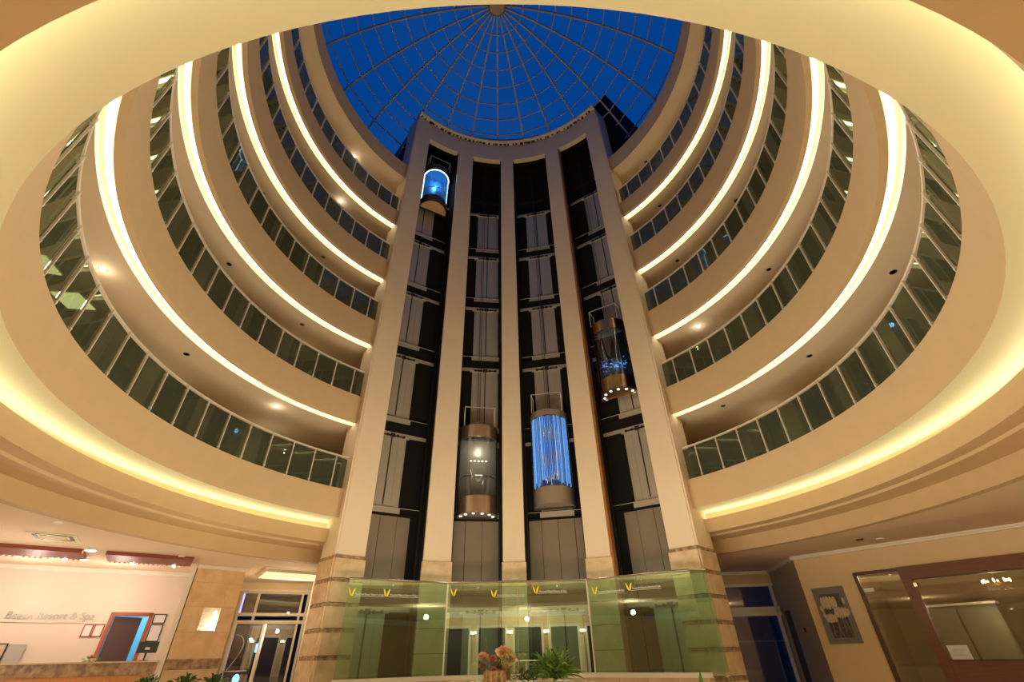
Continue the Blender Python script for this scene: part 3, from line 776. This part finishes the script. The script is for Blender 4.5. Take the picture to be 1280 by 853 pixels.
for s in (-1.5, 1.1, 3.2):
    q = T @ Vector((s, -1.5, 3.2)); point('reception_spot', q, 46, (1, .83, .70), .06)
for (x, y), nm in (((-11.77, 4.3), 'nearer'), ((-13.0, 5.6), 'farther')):
    t = thing('downlight', 'bright round downlight between the two brown ceiling boards, %s one' % nm, 'downlight', (x, y, 4.1))
    MB().lathe([(0, -.01), (.12, -.01), (.15, -.02), (.16, 0)], (0, 0), 18).build('trim_ring', WHITEP, t)
    MB().lathe([(0, -.025), (.11, -.025), (.11, -.01)], (0, 0), 18).build('bulb', BULB, t)
# air vent
av = thing('air_vent', 'square cream four-way ceiling air vent above reception', 'vent', (-11.35, 2.6, 4.1), R_(33))
MB().box(-.47, -.47, -.02, .47, .47, 0).build('frame', COVEP, av)
MB().box(-.24, -.24, -.035, .24, .24, -.02).build('centre_plate', CREAMW, av)
for k in range(4):
    o = MB().box(-.3, .31, -.028, .3, .38, -.019).build('slot', BLACKP, av, ); o.rotation_euler = (0, 0, k*PI/2)
for (x, y), nm in (((-10.1, 1.2), 'over the left hall near the air vent'), ((-9.9, 5.4), 'near the gallery edge by the marble column'), ((-10.6, 8.7), 'in the dark ceiling before the entrance')):
    o = MB().lathe([(0, -.03), (.08, -.03), (.1, 0)], (x, y), 14); o.v = [(a_, b_, c_+4.1) for a_, b_, c_ in o.v]
    tag(o.build('smoke_detector', WHITEP), 'small round smoke detector %s' % nm, 'detector', 'ceiling detectors')
# marble column
CD = Vector((.7202, .6938, 0)); CT = frame2(Vector((-10.29, 6.95, 0)), CD)
col = sempty('wall_column'); col.matrix_world = CT
col.matrix_world = Matrix.Identity(4)
def colpts(e):
    A = Vector((-10.29, 6.95, 0)); B = A+CD*1.47; nn = Vector((-.5142, .8577, 0)); f = Vector((CD.y, -CD.x, 0))
    return [tuple((A-CD*e+f*e)[:2]), tuple((B+CD*e+f*e)[:2]), tuple((B+CD*e+nn*2.1)[:2]), tuple((A-CD*e*.2+nn*2.1-CD*.02)[:2])]
for z0, z1 in ((1.556, 2.24), (2.244, 2.92), (2.924, 3.6), (3.604, 4.1)):
    MB().prism(colpts(0), z0, z1).build('marble_block', MARBLEC, col)
MB().prism(colpts(.02), 1.30, 1.555).build('marble_band', MARBLED, col)
MB().prism(colpts(0), FZ, 1.297).build('marble_block', MARBLE, col)
o = MB().box(-.02, -.08, 3.99, 1.55, 0, 4.1).build('trim_6', WHITEP, kind='structure'); o.matrix_world = CT
# crystal wall light
cl = thing('wall_light', 'square crystal glass wall light on the marble column', 'wall light'); cl.matrix_world = CT @ Matrix.Translation((.54, -.02, 2.28))
MB().box(0, 0, 0, .5, .02, .62).build('back_plate', CHROME, cl)
CRY = mat('crystal', (.55, .45, .34), .12, .6, emis=(1, .82, .55), es=.16)
cm = MB().box(-.026, -.05, -.03, .026, 0, .03).mesh('crystal', CRY)
for i in range(8):
    for j in range(9): link(cm, 'crystal', cl, (.035+i*.0615, -.0, .035+j*.068))
MB().blob((.36, -.075, .45), .035, .02, .09).build('bulb', BULBS, cl)
# entrance: wall, frames, panes, trough light
ET = frame2(Vector((-10.9, 11.2, 0)), Vector((2.7, 1.1, 0)))
ew = MB().box(-2.5, 0, 3.8, 4.4, .25, 4.1).box(-2.5, 0, FZ, .0, .25, 3.8); ew.build('wall_entrance', CREAMW, kind='structure').matrix_world = ET
MB().box(-1.8, -.06, 3.78, 4.0, 0, 3.84).build('trim_7', WHITEP, kind='structure').matrix_world = ET
w1 = sempty('window_1'); w1.matrix_world = ET
fr = MB()
for x0, x1 in ((0, .08), (.60, .69), (2.25, 2.33), (2.47, 2.56), (3.15, 3.3)): fr.box(x0, -.05, 2.68 if x0 == .6 else FZ, x1, .08, 3.8)
for z0, z1 in ((2.66, 2.78), (2.92, 3.03), (3.7, 3.8)): fr.box(0, -.06, z0, 3.3, .09, z1)
fr.build('window_frame', mat('ivory_window_frame', (.72, .6, .42), .45), w1)
for x0, x1 in ((.08, .60), (.69, 2.25), (2.56, 3.15)): MB().box(x0, .01, 3.03, x1, .03, 3.7).build('pane', CLEARG, w1)
for x0, x1 in ((2.56, 3.15),): MB().box(x0, .01, FZ, x1, .03, 2.66).build('pane', CLEARG, w1)
dd = sempty('door_2'); dd.matrix_world = ET
MB().box(.08, -.02, FZ, .14, .04, 2.66).box(1.06, -.02, FZ, 1.14, .04, 2.66).build('door_frame', RAILM, dd)
MB().box(.14, .0, FZ, 1.06, .02, 2.64).build('door_glass', CLEARG, dd)
MB().box(1.20, .0, FZ, 2.25, .02, 2.64).build('door_glass', CLEARG, dd)
MB().box(1.14, -.02, FZ, 1.20, .04, 2.66).build('door_frame', CHROME, dd)
MB().box(.7, .16, FZ, .98, .2, 2.6).build('curtain_panel', mat('grey_curtain', (.35, .3, .27), .5, .3), dd)
MB().tube([(.22+.34*math.sin(q*PI/10), -.12, 1.2+1.1*math.cos(q*PI/20)) for q in range(0, 11)], .02, 6).build('pull_handle', CHROME, dd)
MB().box(.1, -.08, 1.15, .9, -.05, 1.19).build('push_bar', CHROME, dd)
nt_ = thing('neon_tube', 'blue violet neon tube outside the glass entrance next to the column', 'lamp'); nt_.matrix_world = ET
MB().tube([(.06, .5, .4), (.06, .5, 2.3)], .035, 8).build('lower_tube', VIOLET, nt_); MB().tube([(.06, .5, 2.95), (.06, .5, 3.75)], .03, 8).build('upper_tube', VIOLET, nt_)
for (x, y, z), c in (((.5, 1.2, .9), 'tall'), ((.95, 1.5, 1.9), 'small')):
    o = MB().blob((x, y, z), .12, .05, .16).build('street_lamp', BLUE); o.matrix_world = ET; tag(o, '%s blurry blue light outside the glass entrance' % c, 'lamp')
# outside: dark terrace wall behind the doors
o = MB().box(-1, 7.2, FZ, 5, 7.4, 4.5).build('wall_terrace', mat('night_wall', (.05, .05, .07), .8), kind='structure'); o.matrix_world = ET
# lit ceiling trough before the entrance
tq = [(-9.5, 9.4), (-8.5, 7.9), (-6.7, 9.3), (-7.5, 10.9)]
tr = thing('trough_light', 'long recessed glowing ceiling trough before the glass entrance', 'ceiling light', (0, 0, 0))
MB().prism(tq, 4.05, 4.095).build('diffuser', emit('trough_glow', (1, .8, .42), 1.2), tr)
fq = MB()
for i in range(4):
    a_, b_ = Vector((*tq[i], 0)), Vector((*tq[(i+1) % 4], 0)); fq.tube([a_+Vector((0, 0, 4.04)), b_+Vector((0, 0, 4.04))], .05, 4)
fq.build('frame', WHITEP, tr)
point('entrance_lamp', (-8.3, 9.6, 3.2), 85, WARM, .04)
q = T @ Vector((1.5, -5.0, 2.3)); point('reception_fill', q, 70, WARMW, .05)  # fill added in front of reception to lighten the lobby ceiling
point('hall_lamp_and_fill', (-7.6, 3.4, 2.4), 45, WARM, .05)  # fill added to brighten the marble column, no fitting here

# ------------------------------------------------------------------ right: alcove, picture, wooden window and door
MT = frame2(Vector((9.67, 7.98, 0)), Vector((.6306, -.7761, 0)))      # local +y is behind the wall
wm = MB().box(0, 0, FZ, 1.62, .2, 4.1).box(1.62, 0, 3.43, 6.4, .2, 4.1).box(6.4, 0, FZ, 14, .2, 4.1)
wm.build('wall_right', CREAMW, kind='structure').matrix_world = MT
MB().box(-.02, -.10, 4.0, 14, 0, 4.1).box(-.02, -.16, 4.05, 14, -.1, 4.1).build('trim_8', WHITEP, kind='structure').matrix_world = MT
AT = frame2(Vector((9.67, 7.98, 0)), Vector((.62, 3.18, 0)))           # side wall of the alcove, local +y faces the hall
MB().box(0, -.2, FZ, 2.1, 0, 4.1).box(2.1, -.2, 2.67, 3.15, 0, 4.1).box(3.15, -.2, FZ, 3.4, 0, 4.1).build('wall_alcove', mat('grey_beige_paint', (.42, .36, .28), .7), kind='structure').matrix_world = AT
MB().box(0, 0, 4.0, 3.3, .1, 4.1).build('trim_9', WHITEP, kind='structure').matrix_world = AT
d3 = sempty('door_3'); d3.matrix_world = AT
MB().box(2.1, -.16, FZ, 3.15, -.10, 2.67).build('door_leaf', mat('near_black_door', (.035, .018, .01), .5), d3)
MB().tube([(2.2, -.08, 1.3), (2.3, -.08, 1.3)], .015, 6).build('door_handle', CHROME, d3)
o = MB().box(1.0, 0, 1.95, 1.12, .03, 2.07).build('thermostat', mat('brown_switch', (.08, .03, .01), .5)); o.matrix_world = AT; tag(o, 'small dark brown thermostat on the grey alcove wall', 'thermostat')
BT = frame2(Vector((8.58, 11.35, 0)), Vector((1.71, -.19, 0)))
MB().box(-2.2, 0, 3.66, 1.75, .2, 4.1).box(-2.6, 0, FZ, -1.0, .2, 3.66).build('wall_alcove_back', CREAMW, kind='structure').matrix_world = BT
MB().box(-2.2, -.1, 3.98, 1.72, 0, 4.1).build('trim_10', WHITEP, kind='structure').matrix_world = BT
w2 = sempty('window_2'); w2.matrix_world = BT
MB().box(-1.0, -.04, 3.56, 1.72, .1, 3.66).box(-1.0, -.04, 2.56, 1.72, .1, 2.86).box(1.56, -.04, FZ, 1.66, .1, 3.6).box(-1, -.04, FZ, -.9, .1, 3.6).build('window_frame', WHITEP, w2)
MB().box(-.9, .02, 2.86, 1.56, .04, 3.56).build('pane', CLEARG, w2); MB().box(-.9, .02, FZ, 1.56, .04, 2.56).build('pane', CLEARG, w2)
rl = thing('terrace_railing', 'thin steel railing outside the blue alcove window', 'railing'); rl.matrix_world = BT
MB().box(-1.2, .9, 1.74, 2.2, .94, 1.78).build('top_rail', STEEL, rl)
for x in (-.8, .1, .75, 1.5): MB().box(x, .9, FZ, x+.03, .93, 1.74).build('post', STEEL, rl)
o = MB().box(.95, 5.6, FZ, 3.8, 5.8, 7).build('wall_outside', mat('blue_grey_wall', (.10, .13, .19), .8), kind='structure'); o.matrix_world = BT
# picture
pc = thing('wall_picture', 'grey framed relief picture of pale tulip heads on the right wall', 'picture'); pc.matrix_world = MT @ Matrix.Translation((.27, -.02, 1.6))
W_, H_ = .93, 1.51
MB().box(0, -.03, 0, .18, 0, H_).box(W_-.16, -.03, 0, W_, 0, H_).box(.18, -.03, 0, W_-.16, 0, .15).box(.18, -.03, H_-.19, W_-.16, 0, H_).build('frame', GREYF, pc)
MB().box(.17, -.012, .14, W_-.15, 0, H_-.18).build('canvas', mat('dark_canvas', (.03, .025, .025), .5, noise=(.16, .14, .13), scale=9), pc)
TUL = mat('tulip_ivory', (.68, .58, .40), .6, noise=(.5, .4, .24), scale=14)
for cx_, cz_, s_ in ((.38, 1.08, 1.15), (.64, .80, .95), (.30, .66, .8)):
    for j, ox in enumerate((-.15, -.075, 0, .075, .15)):
        MB().blob((cx_+ox*s_, -.04-.014*(2-abs(j-2)), cz_), .055*s_, .03, .17*s_*(1-.08*abs(j-2)), 8, 6).build('petal', TUL, pc, smooth=True)
for cx_, cz_ in ((.82, 1.1), (.12, .93), (.84, .8), (.14, .76)): MB().blob((cx_, -.045, cz_), .045, .025, .09).build('petal', TUL, pc, smooth=True)
for x0, x1 in ((.30, .26), (.36, .5), (.62, .6), (.5, .4), (.66, .74)):
    MB().tube([(x0, -.03, .75), (x1, -.03, .17)], .012, 5).build('stem', mat('stem_grey', (.25, .22, .2), .6), pc)
# narrow glazed panel
w3 = sempty('window_3'); w3.matrix_world = MT
MB().box(1.62, -.04, FZ, 1.72, .1, 3.40).box(1.62, -.04, 3.33, 2.82, .1, 3.42).build('window_frame', mat('dark_brown_frame', (.11, .05, .02), .4), w3)
MB().box(1.72, .02, FZ, 2.84, .035, 3.33).build('pane', ROOMG, w3)
MB().box(1.74, -.01, 2.88, 2.0, .02, 2.98).build('bracket', WHITEST, w3)
d4 = sempty('door_4'); d4.matrix_world = MT
MB().box(2.82, -.09, FZ, 3.06, .12, 3.43).box(3.06, -.09, 3.07, 6.2, .12, 3.43).box(5.9, -.09, FZ, 6.2, .12, 3.07).box(3.06, -.07, FZ, 5.9, .10, 1.16).build('door_frame', WOODR, d4)
MB().box(3.06, -.1, 3.07, 5.9, -.08, 3.10).box(3.06, -.1, 1.16, 5.9, -.08, 1.19).build('bead', mat('dark_bead', (.07, .03, .015), .4), d4)
MB().box(3.06, .0, 1.16, 5.9, .015, 3.07).build('door_glass', ROOMG, d4)
MB().box(3.06, -.10, 2.9, 3.14, -.085, 3.0).build('latch', CHROME, d4)
o = MB().box(3.13, -.02, 1.19, 3.57, -.012, 1.5).build('paper_notice', PAPER); o.matrix_world = MT; tag(o, 'white paper notice at the lower left of the wooden framed glass door', 'notice')
mb = MB()
for j in range(6): mb.box(3.22, -.0225, 1.27+.028*j, 3.48-.03*(j % 2), -.0205, 1.278+.028*j)
o2 = mb.build('print', mat('grey_print', (.5, .48, .46), .7)); o2.parent = o
o = MB().box(5.05, -.02, 1.2, 5.25, -.012, 1.32).build('paper_notice', PAPER); o.matrix_world = MT; tag(o, 'tiny white sticker near the bottom right of the wooden framed glass door', 'notice')
# room behind the glass
rm = MB().box(1.0, 4.5, FZ, 8.5, 4.6, 4.1).box(.9, .2, FZ, 1.0, 4.5, 4.1).box(8.5, .2, FZ, 8.6, 4.5, 4.1).box(1, .2, 3.9, 8.5, 4.6, 4.1)
rm.build('wall_shop', mat('olive_wall', (.30, .24, .15), .7), kind='structure').matrix_world = MT
cb = thing('display_cabinet', 'grey glass-fronted cabinet inside the room behind the narrow window', 'cabinet'); cb.matrix_world = MT
MB().box(2.3, 2.4, FZ, 4.2, 2.9, 2.5).build('carcass', mat('grey_green_cabinet', (.14, .14, .10), .5), cb)
for x in (2.34, 3.28): MB().box(x, 2.36, .5, x+.88, 2.4, 2.42).build('door', mat('cab_door', (.22, .21, .15), .4), cb)
MB().box(2.28, 2.34, 2.5, 4.22, 2.95, 2.56).build('top', WHITEP, cb)
pr_ = thing('brown_curtain', 'red brown curtain hanging inside behind the wooden glass door', 'curtain'); pr_.matrix_world = MT
mb = MB()
for j in range(14): mb.tube([(5.2+j*.12, 2.6+.04*(j % 2), FZ), (5.2+j*.12, 2.6+.04*(j % 2), 3.3)], .075, 6)
mb.build('cloth', mat('curtain_red_brown', (.20, .07, .04), .8), pr_)
ch = thing('glint_chandelier', 'bright crystal chandelier put behind the wooden glass door in place of a reflected one', 'chandelier'); ch.matrix_world = MT @ Matrix.Translation((4.6, 1.6, 2.75))  # added for the chandelier glint that the door glass mirrors
MB().tube([(0, 0, .15), (0, 0, 1.15)], .012, 6).build('chain', CHROME, ch)
MB().lathe([(0, .1), (.12, .12), (.3, .18), (.3, .2), (0, .2)], (0, 0), 16).build('frame', BRASS, ch)
for j in range(8):
    a_ = j*PI/4; MB().blob((.3*math.cos(a_), .3*math.sin(a_), .24), .03, .03, .06, 6, 4).build('candle_bulb', BULBS, ch)
mb = MB()
for j in range(24):
    a_ = j*PI/12; mb.blob((.26*math.cos(a_), .26*math.sin(a_), .08-.03*(j % 2)), .015, .015, .05, 5, 4)
mb.build('crystal_drops', CRY, ch)
q = MT @ Vector((4.6, 1.6, 2.3)); point('shop_lamp', q, 110, WARM, .03)
q = MT @ Vector((2.2, 1.4, 3.4)); point('shop_lamp', q, 50, WARM, .03)
for s, yy, nm in ((2.6, -2.6, 'dark'), (3.0, -1.9, 'white')):
    q = MT @ Vector((s, -abs(yy)*.55, 4.1)); mb = MB().lathe([(0, -.03), (.09, -.03), (.11, 0)], (q.x, q.y), 14); mb.v = [(a_, b_, c_+4.1) for a_, b_, c_ in mb.v]
    tag(mb.build('ceiling_sensor', WHITEP if nm == 'white' else BLACKP), '%s round sensor on the ceiling before the right wall' % nm, 'detector', 'ceiling detectors')

# ------------------------------------------------------------------ hall behind the camera (mirrored in the screen glass)
bw = MB().box(-22, -16.4, FZ, 22, -16, 4.1); bw.build('wall_back', CREAMW, kind='structure')
MB().box(-22, -24, FZ, -21.6, 22, 4.1).build('wall_left', CREAMW, kind='structure')
MB().box(21.6, -24, FZ, 22, 22, 4.1).build('wall_far_right', CREAMW, kind='structure')
ms = mat('dark_recess', (.05, .035, .03), .5)
for i in range(-3, 4):
    x = i*2.6
    t = sempty('wall_arch', (x, -15.95, 0))
    MB().box(-.95, -.02, FZ, .95, .04, 3.1).build('recess', ms, t)
    MB().box(-1.1, 0, FZ, -.95, .16, 3.25).box(.95, 0, FZ, 1.1, .16, 3.25).box(-1.1, 0, 3.1, 1.1, .2, 3.28).build('moulding', WHITEP, t)
    if i < 3:
        t = thing('wall_sconce', 'crystal wall sconce with candle bulbs on the back wall, %s of six' % ('first', 'second', 'third', 'fourth', 'fifth', 'sixth')[i+3], 'wall light', (x+1.3, -15.9, 2.75), 0, 'wall sconces behind the camera')
        MB().box(-.05, 0, -.15, .05, .04, .15).build('back_plate', BRASS, t)
        for s in (-.14, 0, .14): MB().blob((s, .16, .08), .035, .035, .08, 8, 6).build('bulb', BULB, t)
        mb = MB()
        for s in range(7): mb.blob((-.18+.06*s, .16, -.08), .014, .014, .06, 5, 4)
        mb.build('crystal_drops', CRY, t)
MB().box(-22, -16, 3.75, 22, -15.7, 4.1).box(-22, -15.7, 3.9, 22, -15.5, 4.1).build('trim_11', WHITEP, kind='structure')

# ------------------------------------------------------------------ foreground table with flowers
tb = thing('round_table', 'round marble topped table below the flower basket', 'table', (.1, -4.0, FZ))
MB().lathe([(0, .93), (.78, .93), (.8, .95), (.8, .98), (0, .98)], (0, 0), 40).build('table_top', MARBLE, tb, smooth=True)
MB().lathe([(0, 0), (.35, 0), (.35, .04), (.08, .1), (.07, .9), (.2, .93)], (0, 0), 24).build('pedestal', MARBLED, tb, smooth=True)
TT_ = FZ+.98
fb = thing('flower_basket', 'bark basket of dried peach and mauve flowers on the table', 'flower arrangement', (-.085, -4.0, TT_+.002))
MB().lathe([(0, 0), (.115, 0), (.125, .1), (.11, .1), (0, .08)], (0, 0), 24).build('basket', BARK, fb)
rr = random.Random(7)
mb = MB()
for k in range(15):
    a_ = 2*PI*k/15; mb.box(-.012, -.004, 0, .012, .004, .105+rr.uniform(-.01, .01), Matrix.Rotation(a_, 4, 'Z') @ Matrix.Translation((0, -.122, 0)))
mb.build('bark_strips', mat('pale_bark', (.62, .44, .26), .8, noise=(.3, .17, .08), scale=30), fb)
def ruff(c, R0, m, n=26, parent=fb, name='bloom'):
    mb = MB()
    for k in range(n):
        a_ = rr.uniform(0, 2*PI); el = rr.uniform(.1, 1.4); d = Vector((math.cos(a_)*math.cos(el), math.sin(a_)*math.cos(el)-.2, math.sin(el)))
        mb.leaf(Vector(c), d, R0, R0*.38, .2, rr.uniform(-1, 1))
    mb.build(name, m, parent)
ruff((-.13, -.03, .19), .075, PEACH); ruff((.06, -.02, .22), .095, PEACH, 36); ruff((.13, -.01, .17), .085, mat('cream_petal', (.8, .62, .4), .7), 30)
ruff((-.035, -.09, .175), .055, MAUVE, 30); ruff((-.13, -.05, .13), .05, mat('dusty_rose', (.45, .2, .14), .7)); ruff((-.02, -.09, .10), .04, MAUVE)
mb = MB().blob((-.035, -.14, .185), .022, .012, .022); mb.build('flower_heart', mat('dark_red_heart', (.2, .03, .02), .6), fb)
mb = MB()
for k in range(70):
    a_ = rr.uniform(-.5, 1.9); mb.leaf((.04+rr.uniform(-.04, .06), -.06, .12+rr.uniform(-.02, .08)), (math.cos(a_)*.6+.25, -.3, math.sin(a_)*.5), .16, .004, .9)
mb.build('grass_plume', mat('pale_grass', (.5, .42, .16), .7), fb)['kind'] = 'stuff'
mb = MB()
for k in range(26):
    p = Vector((-.14-.006*k, -.05, .17+.035*math.sin(k/8)-.0009*k*k/2)); mb.leaf(p, (-.8, rr.uniform(-.3, .3), rr.uniform(-.5, .4)), .05, .007, .5)
mb.build('pampas_spray', STRAW, fb)['kind'] = 'stuff'
mb = MB()
for k in range(40):
    a_ = rr.uniform(0, 2*PI); mb.leaf((rr.uniform(-.1, .12), -.03, .1), (math.cos(a_), math.sin(a_)*.5-.2, rr.uniform(0, 1)), .1, .016, .4)
mb.build('filler_leaves', GREEND, fb)['kind'] = 'stuff'
MB().tube([(-.06, 0, .1), (-.09, .0, .28), (-.14, .02, .42)], .003, 5, r1=.001).build('twig', BLACKP, fb)
bush('potted_fern', 'bright green bushy fern on the table right of the flower basket', 'plant', (.46, -3.95, TT_+.03), 420, .20, .011, [GREEN, GREENY, GREEN], 0, None, .9, 11, 1.05)
bush('potted_fern', 'low dark green fern between the basket and the bright bushy fern', 'plant', (.19, -3.90, TT_+.02), 120, .10, .010, [GREEND, GREEN], 0, None, 1.1, 12)
for k, (x, z_) in enumerate(((.03, .0), (.12, .0), (.25, -.005))):
    t = thing('white_flower', 'white flower head at the foot of the ferns, %s of three' % ('leftmost', 'middle one', 'rightmost')[k], 'flower', (x, -4.25, TT_), 0, 'white flower heads on the table')
    ruff((0, 0, .0), .045, WHITEF, 24, t, 'petals')
# palms by the reception column
for k, (sx, yy) in enumerate(((1.05, -1.6), (.25, -1.75), (-.62, -1.9))):
    q = CT @ Vector((sx, yy, 1.0)); bush('potted_palm', 'dark green leafy plant before the marble column, %s of three' % ('rightmost', 'middle one', 'leftmost')[k], 'plant', (q.x, q.y, .95), 150, .30, .03, [GREEND, GREEN], 0, None, 1.0, 20+k)
    p_ = bpy.data.objects
    t = S.collection.objects
# leafy shoot, lower right
sp_ = thing('broadleaf_plant', 'few upright broad green leaves at the bottom edge right of the screen', 'plant', (1.79, -4.0, 1.0))
mb = MB(); mb.leaf((0, 0, .18), (.1, 0, 1), .17, .02, .05, 1.4).leaf((0, 0, .2), (-.7, 0, .9), .12, .014, .5).leaf((0, 0, .2), (.5, -.2, .6), .12, .014, .5).leaf((0, 0, .1), (-.2, 0, 1), .14, .02, .1)
mb.build('leaves', GREEN, sp_); MB().tube([(0, 0, -.1), (0, 0, .25)], .008, 6).build('stem', GREEN, sp_)
MB().lathe([(0, -.7), (.12, -.7), (.17, -.1), (.15, -.1), (0, -.12)], (0, 0), 20).build('pot', BARK, sp_)
